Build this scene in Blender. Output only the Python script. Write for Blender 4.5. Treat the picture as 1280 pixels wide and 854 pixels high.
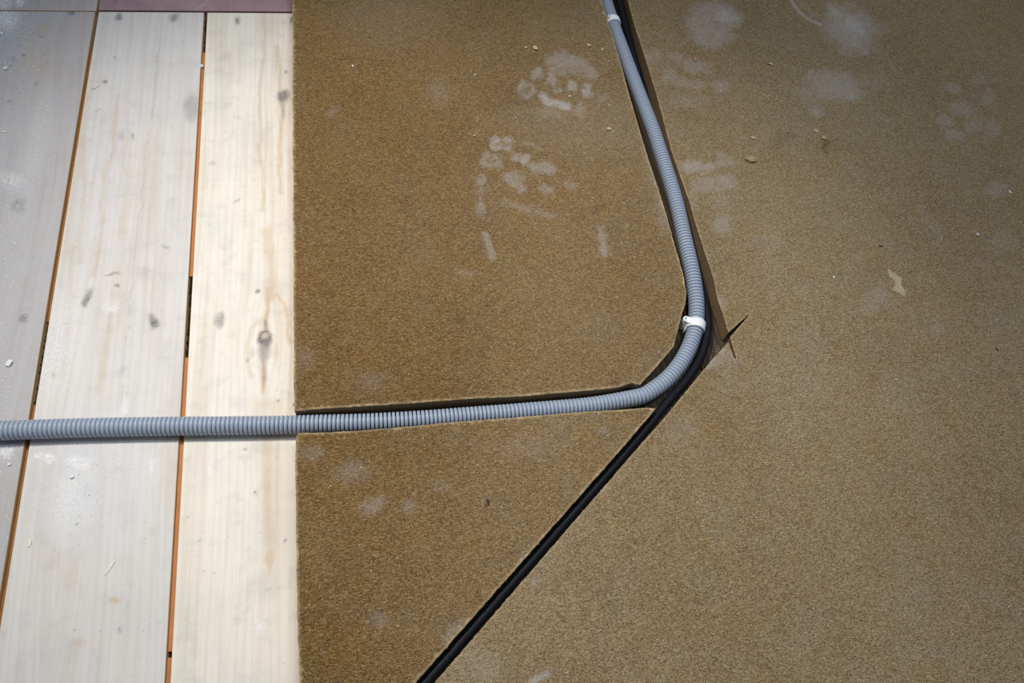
import bpy, bmesh, math, random
import numpy as np
from mathutils import Vector, Matrix, geometry
random.seed(7); RNG = np.random.RandomState(11)
for o in list(bpy.data.objects): bpy.data.objects.remove(o)
S = bpy.context.scene; COL = S.collection

# ------------------------------------------------------------ camera
# hand-held over the floor: camera stands above the world origin, 0.748 m up, looking down and ahead
F = 930.0; CAM_H = 0.7483
def _n(v): v = np.array(v, float); return v/np.linalg.norm(v)
AY = _n([-309, -1708, F]); AX = np.array([4855, -372, F]); AX = _n(AX-AX.dot(AY)*AY); AZ = np.cross(AX, AY)
cam_d = bpy.data.cameras.new('camera'); cam = bpy.data.objects.new('camera', cam_d); COL.objects.link(cam)
cam_d.sensor_width = 36; cam_d.lens = F/1280*36; cam_d.clip_start = 0.01
R3 = np.array([[AX[0], -AX[1], -AX[2]], [AY[0], -AY[1], -AY[2]], [AZ[0], -AZ[1], -AZ[2]]])
M = Matrix([list(r)+[0] for r in R3]+[[0, 0, 0, 1]]); M.translation = (0, 0, CAM_H)
cam.matrix_world = M; S.camera = cam

# ------------------------------------------------------------ light
w = bpy.data.worlds.new('world'); S.world = w; w.use_nodes = True
w.node_tree.nodes['Background'].inputs[0].default_value = (0.80, 0.88, 1.0, 1)
w.node_tree.nodes['Background'].inputs[1].default_value = 0.14
def light(name, kind, loc, target, energy, color, **k):
    d = bpy.data.lights.new(name, kind); d.energy = energy; d.color = color
    for a, b in k.items(): setattr(d, a, b)
    o = bpy.data.objects.new(name, d); COL.objects.link(o); o.location = loc
    o.rotation_euler = (Vector(target)-Vector(loc)).to_track_quat('-Z', 'Y').to_euler(); return o
light('overhead_fill', 'AREA', (0.85, 0.62, 2.5), (0.30, 0.45, 0), 23, (0.80, 0.90, 1.0), shape='RECTANGLE', size=0.7, size_y=0.9)  # added cool fill from overhead, brightens the right-hand board
light('falloff_spot', 'SPOT', (-0.75, 1.05, 2.0), (0.04, 0.44, 0), 172, (1.0, 0.965, 0.90), spot_size=math.radians(39), spot_blend=1.0, shadow_soft_size=0.12)  # added spot, its soft cone imitates lens falloff towards the corners
S.view_settings.view_transform = 'Standard'; S.view_settings.look = 'None'
S.view_settings.exposure = 0.0; S.view_settings.gamma = 1; S.view_settings.use_curve_mapping = False

# ------------------------------------------------------------ helpers
T = 0.0215                      # fibreboard thickness
def at(px, py, z=0.0):          # photograph pixel -> point on the level plane z
    c = np.array([px-640, py-427, F]); d = np.array([c@AX, c@AY, c@AZ]); t = (z-CAM_H)/d[2]
    return np.array([d[0]*t, d[1]*t, z])
def px_of(P):                   # world points (n,3) -> pixel coordinates, used to lay the stains out on the surfaces
    Q = np.asarray(P, float)-np.array([0, 0, CAM_H]); x = Q@R3
    return np.stack([640-F*x[:, 0]/x[:, 2], 427+F*x[:, 1]/x[:, 2]], 1)
def tag(o, label=None, cat=None, group=None, kind=None):
    if label: o['label'] = label
    if cat: o['category'] = cat
    if group: o['group'] = group
    if kind: o['kind'] = kind
    return o
def mesh_obj(name, verts, faces, mat, parent=None, smooth=False):
    me = bpy.data.meshes.new(name); me.from_pydata([tuple(map(float, v)) for v in verts], [], faces); me.update()
    o = bpy.data.objects.new(name, me); COL.objects.link(o)
    for m in (mat if isinstance(mat, (list, tuple)) else [mat]): me.materials.append(m)
    if smooth: me.polygons.foreach_set('use_smooth', [True]*len(me.polygons))
    if parent: o.parent = parent
    return o
def empty(name, loc, **k):
    o = bpy.data.objects.new(name, None); COL.objects.link(o); o.location = loc; o.empty_display_size = 0.05
    return tag(o, **k)
def attr(o, name, vals):
    a = o.data.attributes.new(name, 'FLOAT', 'POINT'); a.data.foreach_set('value', np.asarray(vals, np.float32))
def bm_obj(name, bm, mat, parent=None, smooth=False):
    me = bpy.data.meshes.new(name); bmesh.ops.recalc_face_normals(bm, faces=bm.faces); bm.to_mesh(me); bm.free()
    me.materials.append(mat); o = bpy.data.objects.new(name, me); COL.objects.link(o)
    if smooth: me.polygons.foreach_set('use_smooth', [True]*len(me.polygons))
    if parent: o.parent = parent
    return o
def sst(a, b, x): t = np.clip((x-a)/(b-a), 0, 1); return t*t*(3-2*t)
_VN = RNG.rand(256, 256)
def vnoise(x, y):
    xi = np.floor(x).astype(int); yi = np.floor(y).astype(int); fx = x-xi; fy = y-yi
    fx = fx*fx*(3-2*fx); fy = fy*fy*(3-2*fy); g = lambda i, j: _VN[i % 256, j % 256]
    return (g(xi, yi)*(1-fx)+g(xi+1, yi)*fx)*(1-fy)+(g(xi, yi+1)*(1-fx)+g(xi+1, yi+1)*fx)*fy
def blob(P, cx, cy, rx, ry, ang=0, s=1.0, soft=.45, ring=0):
    a = math.radians(ang); dx = P[:, 0]-cx; dy = P[:, 1]-cy
    u = (dx*math.cos(a)+dy*math.sin(a))/rx; v = (-dx*math.sin(a)+dy*math.cos(a))/ry
    d = np.sqrt(u*u+v*v)
    m = 1-sst(1-soft, 1+soft, d)
    if ring: m = m*(1-ring*(1-sst(.25, .75, d)))
    return m*s
def block(P, cx, cy, rx, ry, ang=0, s=1.0, soft=.3, ring=0):     # a tread block: rounded rectangle
    a = math.radians(ang); dx = P[:, 0]-cx; dy = P[:, 1]-cy
    u = np.abs(dx*math.cos(a)+dy*math.sin(a))/rx; v = np.abs(-dx*math.sin(a)+dy*math.cos(a))/ry
    d = (u**4+v**4)**.25
    m = 1-sst(1-soft, 1+soft, d)
    if ring: m = m*(1-ring*(1-sst(.3, .7, d)))
    return m*s
def stroke(P, pts, wd, s=1.0, soft=.5):
    d = np.full(len(P), 1e9)
    for (ax, ay), (bx, by) in zip(pts[:-1], pts[1:]):
        vx, vy = bx-ax, by-ay; L = vx*vx+vy*vy
        t = np.clip(((P[:, 0]-ax)*vx+(P[:, 1]-ay)*vy)/L, 0, 1)
        d = np.minimum(d, np.hypot(P[:, 0]-ax-t*vx, P[:, 1]-ay-t*vy))
    return (1-sst(wd*(1-soft), wd*(1+soft), d))*s

# ------------------------------------------------------------ materials
class NT:
    def __init__(self, name, rough=.7, spec=.3):
        self.m = bpy.data.materials.new(name); self.m.use_nodes = True; self.t = self.m.node_tree
        self.b = self.t.nodes['Principled BSDF']; self.b.inputs['Roughness'].default_value = rough
        self.b.inputs['Specular IOR Level'].default_value = spec
        self.co = self.n('ShaderNodeTexCoord').outputs['Object']
    def n(self, k, **a):
        x = self.t.nodes.new(k)
        for p, v in a.items(): setattr(x, p, v)
        return x
    def link(self, a, b): self.t.links.new(a, b)
    def set(self, sock, v):
        if isinstance(v, bpy.types.NodeSocket): self.link(v, sock)
        elif isinstance(v, (tuple, list)) and len(v) == 3 and sock.type == 'RGBA': sock.default_value = (*v, 1)
        else: sock.default_value = v
    def noise(self, scale, detail=2, rough=.5, vec=None, dist=0):
        x = self.n('ShaderNodeTexNoise'); x.inputs['Scale'].default_value = scale; x.inputs['Detail'].default_value = detail
        x.inputs['Roughness'].default_value = rough; x.inputs['Distortion'].default_value = dist
        self.link(vec or self.co, x.inputs['Vector']); return x.outputs['Fac']
    def vmap(self, scale, rot=(0, 0, 0), vec=None):
        x = self.n('ShaderNodeMapping'); x.inputs['Scale'].default_value = scale; x.inputs['Rotation'].default_value = rot
        self.link(vec or self.co, x.inputs['Vector']); return x.outputs['Vector']
    def math(self, op, a, b=0.0, clamp=False):
        x = self.n('ShaderNodeMath', operation=op, use_clamp=clamp); self.set(x.inputs[0], a); self.set(x.inputs[1], b); return x.outputs[0]
    def rng(self, v, a, b, c=0.0, d=1.0):
        x = self.n('ShaderNodeMapRange'); self.set(x.inputs['Value'], v)
        for k, q in zip(('From Min', 'From Max', 'To Min', 'To Max'), (a, b, c, d)): self.set(x.inputs[k], q)
        return x.outputs['Result']
    def mix(self, f, a, b, mode='MIX'):
        x = self.n('ShaderNodeMix', data_type='RGBA', blend_type=mode); self.set(x.inputs[0], f); self.set(x.inputs[6], a); self.set(x.inputs[7], b)
        return x.outputs[2]
    def at(self, name): return self.n('ShaderNodeAttribute', attribute_name=name).outputs['Fac']
    def comb(self, a, b, c=0.0):
        x = self.n('ShaderNodeCombineXYZ')
        for i, q in enumerate((a, b, c)): self.set(x.inputs[i], q)
        return x.outputs[0]
    def sep(self, v):
        x = self.n('ShaderNodeSeparateXYZ'); self.link(v, x.inputs[0]); return x.outputs
    def bump(self, h, strength, dist=.001):
        x = self.n('ShaderNodeBump'); x.inputs['Strength'].default_value = strength; x.inputs['Distance'].default_value = dist
        self.link(h, x.inputs['Height']); self.link(x.outputs[0], self.b.inputs['Normal'])
    def out(self, c): self.set(self.b.inputs['Base Color'], c); return self.m

def fibreboard_mat():
    k = NT('pressed_fibreboard', .88, .18)
    big = k.noise(7, 3, .6); mid = k.noise(42, 3, .6); pale = k.at('pale')
    f0 = k.rng(k.math('ADD', k.math('MULTIPLY', big, .6), k.math('MULTIPLY', mid, .5)), .35, .75)
    brown = k.mix(f0, (.108, .051, .0125), (.182, .099, .031))
    greyer = k.mix(f0, (.262, .172, .086), (.348, .253, .143))
    c = k.mix(pale, brown, greyer)
    c = k.mix(k.rng(k.noise(26, 3, .6), .50, .72, 0, .45), c, k.mix(pale, (.19, .086, .014), (.31, .176, .050)))
    c = k.mix(k.rng(k.noise(17, 3, .6, k.vmap((1, 1, 1), (.4, 0, .8))), .52, .74, 0, .40), c, k.mix(pale, (.145, .115, .080), (.32, .28, .225)))
    # short criss-cross fibres: three stretched noises
    fib = None
    for sc, rz in (((260, 1100, 400), .3), ((260, 1100, 400), 1.4), ((260, 1100, 400), 2.5)):
        q = k.noise(1.0, 2, .6, k.vmap(sc, (0, 0, rz)))
        fib = q if fib is None else k.math('MAXIMUM', fib, q)
    c = k.mix(k.rng(fib, .52, .74), c, k.mix(pale, (.36, .245, .105), (.54, .43, .27)))
    gr = k.noise(1050, 3, .7); g2 = k.noise(420, 2, .6)
    c = k.mix(k.rng(gr, .48, .62), c, k.mix(.84, c, (.015, .008, .003)))
    c = k.mix(k.rng(g2, .55, .80, 0, .75), c, k.mix(.5, c, (.30, .15, .045)))
    c = k.mix(k.rng(k.noise(380, 1, .5), .70, .80, 0, .7), c, (.035, .022, .012))
    c = k.mix(k.rng(k.noise(600, 0, .5, k.vmap((1, 1, 1), (0, 0, 1.0))), .80, .84, 0, .8), c, (.56, .46, .30))
    # plaster dust trodden into the surface
    d = k.at('dust'); dn = k.noise(300, 3, .65); db = k.noise(60, 3, .6)
    dm = k.math('MULTIPLY', d, k.rng(k.math('ADD', k.math('MULTIPLY', dn, .7), k.math('MULTIPLY', db, .5)), .38, .78, .30, 1.15), True)
    c = k.mix(k.math('MULTIPLY', dm, .80), c, (.49, .46, .45))
    c = k.mix(k.at('dark'), c, (.05, .032, .018))
    c = k.mix(k.at('rim'), c, (.60, .47, .28))
    k.bump(k.math('ADD', fib, k.math('MULTIPLY', gr, .8)), .55, .0006)
    return k.out(c)
def fibre_wall_mat():
    k = NT('cut_fibreboard_side', .95, .1)
    n = k.noise(500, 3, .65); l = k.noise(1.0, 2, .6, k.vmap((120, 120, 900)))
    c = k.mix(n, (.14, .088, .044), (.30, .205, .115)); c = k.mix(k.rng(l, .5, .75, 0, .6), c, (.34, .24, .14))
    k.bump(n, .8, .0008); return k.out(c)
def plank_mat(name, early, late, dustc, grain=.8, rough=.55, cloud=.30):
    k = NT(name, rough, .28)
    u = k.at('grain_u'); y = k.sep(k.co)[1]; x = k.sep(k.co)[0]
    v = k.comb(k.math('MULTIPLY', u, 130.0), k.math('MULTIPLY', y, 5.0))
    g = k.noise(1.0, 3, .55, v)
    wv = k.noise(1.0, 1, .5, k.comb(k.math('MULTIPLY', u, 34.0), k.math('MULTIPLY', y, 2.2)))
    ring = k.math('SINE', k.math('ADD', k.math('MULTIPLY', u, 820.0), k.math('MULTIPLY', wv, 16.0)))
    fine = k.noise(1.0, 2, .6, k.comb(k.math('MULTIPLY', x, 900.0), k.math('MULTIPLY', y, 45.0)))
    c = k.mix(k.rng(g, .45, .80, 0, grain*.75), early, late)
    c = k.mix(k.rng(wv, .56, .76, 0, grain*.6), c, late)
    c = k.mix(k.rng(fine, .55, .8, 0, .25), c, k.mix(.5, c, (.30, .25, .20)))
    c = k.mix(k.rng(ring, .1, 1.0, 0, .28*grain), c, k.mix(.45, c, (.42, .36, .30)))
    c = k.mix(k.rng(k.noise(48, 4, .65), .52, .78, 0, cloud*1.1), c, (.36, .34, .33))
    cl = k.noise(11, 3, .6)
    c = k.mix(k.rng(cl, .45, .75, 0, cloud), c, (.50, .48, .46))
    c = k.mix(k.math('MULTIPLY', k.at('warm'), 1.35, True), c, (.55, .36, .18))
    dk = k.at('dark'); dn = k.noise(300, 3, .7)
    c = k.mix(k.math('MULTIPLY', dk, k.rng(dn, .30, .66, .55, 1.05), True), c, (.085, .080, .082))
    du = k.at('dust'); dd = k.math('MULTIPLY', du, k.rng(k.math('ADD', k.math('MULTIPLY', k.noise(260, 3, .7), .6), k.math('MULTIPLY', k.noise(35, 3, .6), .5)), .42, .72, 0, 1.1), True)
    c = k.mix(dd, c, dustc)
    c = k.mix(k.math('MULTIPLY', du, k.rng(k.noise(520, 1, .5), .66, .74, 0, .9), True), c, (.88, .88, .9))
    c = k.mix(k.rng(k.noise(240, 1, .5), .77, .80, 0, .5), c, (.20, .17, .14))
    c = k.mix(k.at('edge'), c, (.62, .42, .20))
    c = k.mix(k.math('MULTIPLY', k.at('white'), k.rng(k.noise(300, 3, .7), .35, .62, 0, 1.1), True), c, (.90, .91, .94))
    k.bump(k.math('ADD', g, k.math('MULTIPLY', fine, .5)), .18, .0004)
    return k.out(c)
def simple(name, col, rough=.6, spec=.3, var=.12, scale=120, bump=0, col2=None):
    k = NT(name, rough, spec); n = k.noise(scale, 3, .6)
    c = k.mix(n, tuple(q*(1-var) for q in col), col2 or tuple(min(1, q*(1+var)) for q in col))
    if bump: k.bump(n, bump, .0005)
    return k.out(c)
MB = fibreboard_mat(); MW = fibre_wall_mat()
MP = plank_mat('whitewashed_pine', (.84, .785, .70), (.64, .53, .39), (.64, .655, .69))
MPM = plank_mat('whitewashed_pine_dusty', (.69, .655, .63), (.56, .485, .40), (.57, .585, .63))
MPG = plank_mat('dusty_grey_pine', (.47, .435, .425), (.36, .30, .28), (.44, .46, .52), .9)
MPD = plank_mat('channel_shade_pine', (.055, .036, .020), (.035, .022, .012), (.3, .28, .25), .8, .8, 0.0)  # near-black tone paints in the shade at the channel bottoms
MMV = plank_mat('mauve_paint', (.330, .195, .225), (.275, .160, .190), (.46, .38, .42), .5, .5)
MT = simple('resin_orange_tongue', (.46, .18, .055), .6, .25, .25, 60)
MT2 = simple('brown_orange_tongue', (.27, .108, .018), .6, .25, .3, 60)
MSUB = simple('dark_subfloor', (.02, .015, .010), .9, .1, .4, 60)
MCON = simple('grey_blue_plastic', (.345, .40, .495), .40, .38, .05, 30)
MCAB = simple('black_rubber', (.006, .007, .010), .55, .2, .2, 200)
MCLIP = simple('white_plastic', (.92, .93, .95), .38, .4, .03, 60)
MNAIL = simple('grey_steel', (.33, .36, .40), .4, .5, .1, 300)
MFUZZ = simple('loose_wood_fibre', (.50, .39, .23), .9, .1, .2, 300)
MCRUMB = simple('plaster_crumb', (.80, .80, .80), .8, .2, .1, 400)
MCHIP = simple('wood_chip', (.56, .45, .30), .8, .2, .25, 400)
MSHAV = simple('cream_shaving', (.78, .72, .60), .8, .2, .1, 400)
MCLOD = simple('beige_clod', (.40, .29, .18), .9, .1, .3, 500, .6)
MDARK = simple('dark_splinter', (.035, .022, .014), .8, .2, .3, 300)

# ------------------------------------------------------------ floor: planks with gaps
YJ = .991                                    # the cross joint where the planks end
floor = mesh_obj('floor', [(x, y, z) for z in (-.045, -.030) for x, y in ((-.95, -.35), (1.6, -.35), (1.6, 1.85), (-.95, 1.85))],
                 [(0, 3, 2, 1), (4, 5, 6, 7), (0, 1, 5, 4), (1, 2, 6, 5), (2, 3, 7, 6), (3, 0, 4, 7)], MSUB)
tag(floor, 'timber floor of pale whitewashed planks with open gaps, laid on a dark subfloor', kind='structure')
def plank(x0, x1, y0, y1, mat, label=None, step=.0019, paint=None, top=0.0):
    """one floorboard: fine top grid (for grain and stains), eased edges, sides 28 mm deep"""
    e = .0007
    xs = np.concatenate([[x0, x0+e*.35], np.linspace(x0+e, x1-e, max(3, int((x1-x0)/step))), [x1-e*.35, x1]])
    ys = np.concatenate([[y0, y0+e*.35], np.linspace(y0+e, y1-e, max(3, int((y1-y0)/(step*1.3)))), [y1-e*.35, y1]])
    nx, ny = len(xs), len(ys); X, Y = np.meshgrid(xs, ys); X = X.ravel(); Y = Y.ravel()
    def drop(v, a, b): d = np.minimum(v-a, b-v); return np.where(d < e*.2, e*.8, np.where(d < e*.6, e*.25, 0))
    Z = top-np.maximum(drop(X, x0, x1), drop(Y, y0, y1))
    V = np.stack([X, Y, Z], 1)
    Fc = [(j*nx+i, j*nx+i+1, (j+1)*nx+i+1, (j+1)*nx+i) for j in range(ny-1) for i in range(nx-1)]
    b = len(V); zb = -.028
    V = np.vstack([V, [(x0, y0, zb), (x1, y0, zb), (x1, y1, zb), (x0, y1, zb)]])
    # side walls as one n-gon each
    Fc += [tuple([b]+[b+1]+[i for i in range(nx-1, -1, -1)]), tuple([b+3]+[(ny-1)*nx+i for i in range(nx)]+[b+2]),
           tuple([b]+[j*nx for j in range(ny)]+[b+3]), tuple([b+1, b+2]+[j*nx+nx-1 for j in range(ny-1, -1, -1)]), (b, b+3, b+2, b+1)]
    o = mesh_obj('plank', V, Fc, mat, floor)
    if label: o['label'] = label
    U = V[:, 0]+.004*(vnoise(V[:, 0]*9+x0*77, V[:, 1]*3.1+5)-.5)*4
    A = dict(dark=np.zeros(len(V)), warm=np.zeros(len(V)), dust=np.zeros(len(V)), white=np.zeros(len(V)), edge=np.zeros(len(V)))
    A['edge'][:len(V)-4] = np.where(Z < top-e*.2, .8, 0)
    A['edge'][-4:] = .8
    if mat.name == 'mauve_paint': A['edge'][:] = 0
    if paint:
        P = px_of(V); P0 = P.copy()
        P = P+np.stack([vnoise(P0[:, 0]*.12, P0[:, 1]*.07)-.5, vnoise(P0[:, 0]*.12+50, P0[:, 1]*.12+9)-.5], 1)*5+np.stack([vnoise(P0[:, 0]*.5, P0[:, 1]*.5)-.5, vnoise(P0[:, 0]*.5+50, P0[:, 1]*.5+9)-.5], 1)*1.6
        U = paint(P, P0, V, A, U)
    attr(o, 'grain_u', U+x0*3.7)
    for n_, v_ in A.items(): attr(o, n_, np.clip(v_, 0, 1))
    return o
def mx(A, k, m): A[k] = np.maximum(A[k], m)
def knot(V, U, px, py, rx, ry, amp):         # the grain swerves round a knot
    c = at(px, py); dx = V[:, 0]-c[0]; dy = V[:, 1]-c[1]
    g = np.exp(-(dx/rx)**2-(dy/ry)**2); return U-np.sign(dx)*amp*g*np.minimum(np.abs(dx)/.004, 1)
def paint_left(P, P0, V, A, U):
    mx(A, 'dust', .55*(1-sst(0, 150, P[:, 0]+.25*P[:, 1]*.4))+.2)
    mx(A, 'dust', blob(P, 20, 30, 70, 80, 0, 1, .8)); mx(A, 'dust', blob(P, 55, 190, 22, 90, 12, .65, .8))
    mx(A, 'white', blob(P, 6, 566, 10, 6, 0, .7, .7)); mx(A, 'white', blob(P, 6, 22, 16, 14, 0, .8, .8)); mx(A, 'white', blob(P, 45, 180, 12, 70, 12, .16, .9)); mx(A, 'white', blob(P, 15, 225, 16, 10, 0, .4, .8))
    mx(A, 'dark', blob(P, 24, 258, 9, 9, 0, .65, .6, .5)); mx(A, 'dark', blob(P, 88, 15, 3.5, 4.5, 20, 1, .5))
    mx(A, 'dark', blob(P, 30, 398, 4.5, 6, 25, .95, .6)); mx(A, 'dark', blob(P, 10, 128, 4, 2, 0, .5))
    for _ in range(26):
        mx(A, 'dark', blob(P, RNG.uniform(0, 60), RNG.uniform(8, 120), RNG.uniform(1, 2.5), RNG.uniform(1, 2), 0, RNG.uniform(.3, .9)))
    mx(A, 'warm', blob(P, 50, 55, 18, 40, 0, .22, .9))
    return knot(V, U, 24, 258, .02, .05, .006)
def paint_mid(P, P0, V, A, U):
    mx(A, 'dust', blob(P, 95, 600, 70, 75, 0, .62, .8)); mx(A, 'white', blob(P, 48, 570, 6, 4, 20, .9, .6)); mx(A, 'white', blob(P, 63, 573, 6, 6, 20, .9, .6)); mx(A, 'white', blob(P, 97, 578, 15, 8, 20, .6, .8)); mx(A, 'white', blob(P, 85, 625, 30, 40, 20, .3, .9)); mx(A, 'white', blob(P, 190, 582, 5, 8, 20, .45, .8)); mx(A, 'white', blob(P, 138, 385, 10, 6, 0, .5, .8)); mx(A, 'white', blob(P, 70, 430, 30, 60, 10, .35, .9)); mx(A, 'white', blob(P, 155, 508, 4, 10, 0, .6, .8))
    mx(A, 'dust', blob(P, 185, 60, 80, 80, 0, .45, .8)); mx(A, 'dust', blob(P, 120, 190, 30, 170, 12, .35, .9))
    for x, y, rx, ry, a, s in ((147, 21, 5, 3.5, 0, .95), (217, 21, 6, 5, 0, .8), (132, 100, 4, 2, 0, 1), (119, 110, 5, .9, -5, .7), (122, 138, 5, .8, -12, .5),
            (108, 372, 4, 10, 25, .85), (105, 380, 4, 4, 0, .9), (145, 358, 2.5, 2, 0, 1), (141, 342, 8, 1.6, -8, .6), (192, 404, 5, 7, -20, .9), (189, 397, 5, 4, 0, .5),
            (208, 309, 5, 2, 10, .45), (240, 135, 10, 16, 10, .42), (180, 341, 10, 6, 0, .2), (96, 654, 2, 2, 0, .9), (150, 169, 4, 6, 0, .3), (167, 171, 4, 2, 50, .5),
            (66, 466, 2, 4, 0, .4), (150, 788, 2, 1.5, 0, .6), (143, 74, 1.5, 1.5, 0, .6)):
        mx(A, 'dark', blob(P, x, y, rx, ry, a, s, .6))
    mx(A, 'warm', stroke(P, [(103, 170), (106, 230), (102, 285), (98, 330)], 3, .22, .9)); mx(A, 'warm', stroke(P, [(146, 120), (141, 190), (130, 215), (127, 265), (117, 345)], 2.6, .26, .9))
    mx(A, 'warm', stroke(P, [(162, 165), (160, 250), (150, 300)], 3, .15, .9)); mx(A, 'warm', stroke(P, [(92, 310), (88, 360), (80, 470)], 4, .18, .9))
    mx(A, 'warm', stroke(P, [(140, 395), (130, 450), (122, 490)], 4, .14, .9)); mx(A, 'warm', blob(P, 145, 752, 7, 4, 0, .4, .8)); mx(A, 'warm', blob(P, 98, 802, 10, 5, 0, .25, .8))
    mx(A, 'warm', stroke(P, [(70, 690), (85, 735), (103, 690)], 6, .1, .9))
    # a long drying check running with the grain
    mx(A, 'dark', stroke(P, [(198, 60), (192, 120), (182, 190), (177, 250), (168, 330), (158, 420), (150, 505)], 1.0, .20, .8))
    return knot(V, U, 85, 690, .03, .12, .012)
def paint_right(P, P0, V, A, U):
    wide = sst(300, 372, P[:, 0]); mx(A, 'warm', .12*wide)
    # spindle-shaped knot with tails and resin arcs
    body = np.maximum(blob(P, 331, 424, 8.5, 10, 0, .95, .3), blob(P, 331, 438, 7, 13, 0, .62, .45))
    mx(A, 'dark', body-blob(P, 331, 421, 3.6, 3, 0, .8, .5)); mx(A, 'dark', stroke(P, [(333, 400), (332, 412)], 2.2, .55, .8)); mx(A, 'dark', stroke(P, [(330, 450), (329.5, 484)], 1.5, .6, .8))
    mx(A, 'warm', stroke(P, [(336, 360), (333, 400), (331, 440), (329.5, 488)], 3.6, .5, .8))
    mx(A, 'warm', stroke(P, [(338, 372), (345, 366), (353, 378), (360, 400), (361, 430)], 2.5, .42, .9)); mx(A, 'warm', stroke(P, [(334, 290), (338, 330), (338, 372)], 7, .30, .9))
    mx(A, 'warm', stroke(P, [(322, 402), (314, 412), (309, 440), (312, 470)], 3, .25, .9)); mx(A, 'warm', blob(P, 345, 440, 6, 16, 0, .3, .9))
    mx(A, 'warm', stroke(P, [(333, 15), (330, 70), (324, 130), (326, 190), (328, 262)], 2.6, .32, .9)); mx(A, 'warm', stroke(P, [(346, 60), (353, 125), (348, 180), (352, 240)], 2.6, .36, .9))
    mx(A, 'warm', blob(P, 340, 20, 16, 40, 0, .18, .9)); mx(A, 'warm', blob(P, 337, 700, 5, 18, 0, .38, .6)); mx(A, 'warm', stroke(P, [(335, 545), (333, 620), (337, 680)], 8, .22, .9))
    mx(A, 'warm', blob(P, 345, 510, 26, 14, 0, .2, .9))
    for x, y, rx, ry, a, s in ((298, 26, 4, 4.5, 0, .85), (354, 121, 6, 8, 0, .85), (354, 138, 2.4, 12, 5, .5), (359, 90, 2, 2, 0, .9), (364, 26, 2, 4, 0, .9), (275, 400, 6, 9, 10, .6), (276, 396, 3, 3, 0, .7),
            (322, 364, 3, 2.5, 0, 1), (309, 450, 2, 2, 0, .8), (346, 502, 2, 1.6, 0, .8), (283, 71, 7, 5, -20, .2), (297, 250, 6, 1.2, -35, .5), (316, 442, 4, 6, 0, .25), (318, 617, 2, 1.5, 0, .8),
            (346, 572, 1.8, 1.5, 0, .8), (355, 678, 1.5, 1.5, 0, .8), (306, 561, 2.2, 1.8, 0, .7), (336, 737, 8, 2.5, -20, .3), (330, 560, 22, 8, 0, .12), (330, 735, 20, 18, 0, .14), (247, 678, 2, 1.5, 30, .7), (266, 205, 5, 3, 0, .3)):
        mx(A, 'dark', blob(P, x, y, rx, ry, a, s, .6))
    mx(A, 'white', blob(P, 325, 785, 7, 9, 0, .6, .8)); mx(A, 'white', stroke(P, [(263, 576), (262, 590)], 1.5, .7, .6)); mx(A, 'white', stroke(P, [(219, 700), (214, 780)], 2, .5, .8)); mx(A, 'white', blob(P, 335, 455, 9, 22, 0, .3, .9)); mx(A, 'dust', blob(P, 300, 40, 70, 60, 0, .3, .9))
    U = knot(V, U, 331, 428, .022, .055, .012); return knot(V, U, 354, 121, .018, .045, .008)
def paint_far(P, P0, V, A, U): mx(A, 'dust', .35+0*P[:, 0]); mx(A, 'white', blob(P, 26, 1, 5, 5, 0, 1, .6)); mx(A, 'white', blob(P, 5, 4, 9, 7, 0, .8, .7)); return U
def paint_mauve(P, P0, V, A, U):
    mx(A, 'dust', .12+0*P[:, 0]); mx(A, 'dust', stroke(P, [(245, 10), (255, 6), (262, 0)], 2.0, .8, .8)); mx(A, 'dark', blob(P, 144, 3, 2, 2, 0, .6)); return U
G1, G2, G3 = -.3412, -.1962, -.0512; HG = .0023   # gap centres and half width
plank(G1-.145+HG, G1-HG, -.22, YJ-.0012, MPG, 'dusty grey plank at the left edge of the photograph', paint=paint_left)
plank(G1+HG, G2-HG, -.22, YJ-.0012, MPM, 'whitewashed plank between the two orange gaps', paint=paint_mid)
plank(G2+HG, G3-HG, -.22, YJ-.0012, MP, 'whitewashed plank with a spindle-shaped knot beside the fibreboard', paint=paint_right)
plank(G1-.290+HG, G1-.145-HG, -.22, YJ-.0012, MPG, step=.006)
plank(-.63, G1-.0012, YJ+.0006, 1.16, MPG, 'grey dusty plank running crosswise at the far left corner', step=.003, paint=paint_far)
plank(G1+.0012, .0, YJ+.0026, 1.16, MMV, 'mauve-painted plank running crosswise at the plank ends', step=.003, paint=paint_mauve)
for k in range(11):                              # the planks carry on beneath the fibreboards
    plank(G3+HG+.145*k, G3-HG+.145*(k+1), -.22, 1.80, MPD, 'plank under the fibreboards with channel shade put into its colour' if k == 0 else None, step=.02)
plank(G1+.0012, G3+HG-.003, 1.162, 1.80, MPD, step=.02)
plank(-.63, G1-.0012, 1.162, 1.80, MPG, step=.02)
def tongue(gx, spans, z, mat):
    vs, fs = [], []
    for a, b in spans:
        i = len(vs); hw = HG
        n = max(2, int(abs(b-a)/.012))
        for q in range(n+1):
            y = a+(b-a)*q/n; dz = random.uniform(-.0002, .0002)
            vs += [(gx-hw, y, z+dz), (gx+hw, y, z+dz-.0003), (gx+hw, y, z-.007), (gx-hw, y, z-.007)]
            if q: 
                p = i+4*(q-1)
                fs += [(p, p+1, p+5, p+4), (p+1, p+2, p+6, p+5), (p+3, p, p+4, p+7), (p+2, p+3, p+7, p+6)]
        fs += [(i, i+3, i+2, i+1), (i+4*n, i+4*n+1, i+4*n+2, i+4*n+3)]
    return mesh_obj('tongue', vs, fs, mat, floor)
yy = lambda x, y: at(x, y)[1]
tongue(G2, [(-.22, yy(210, 822)), (yy(211, 814), yy(226, 446)), (yy(231, 344), yy(252, 64))], -.0028, MT)['label'] = 'orange tongue showing in the gap beside the knotty plank'
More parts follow.
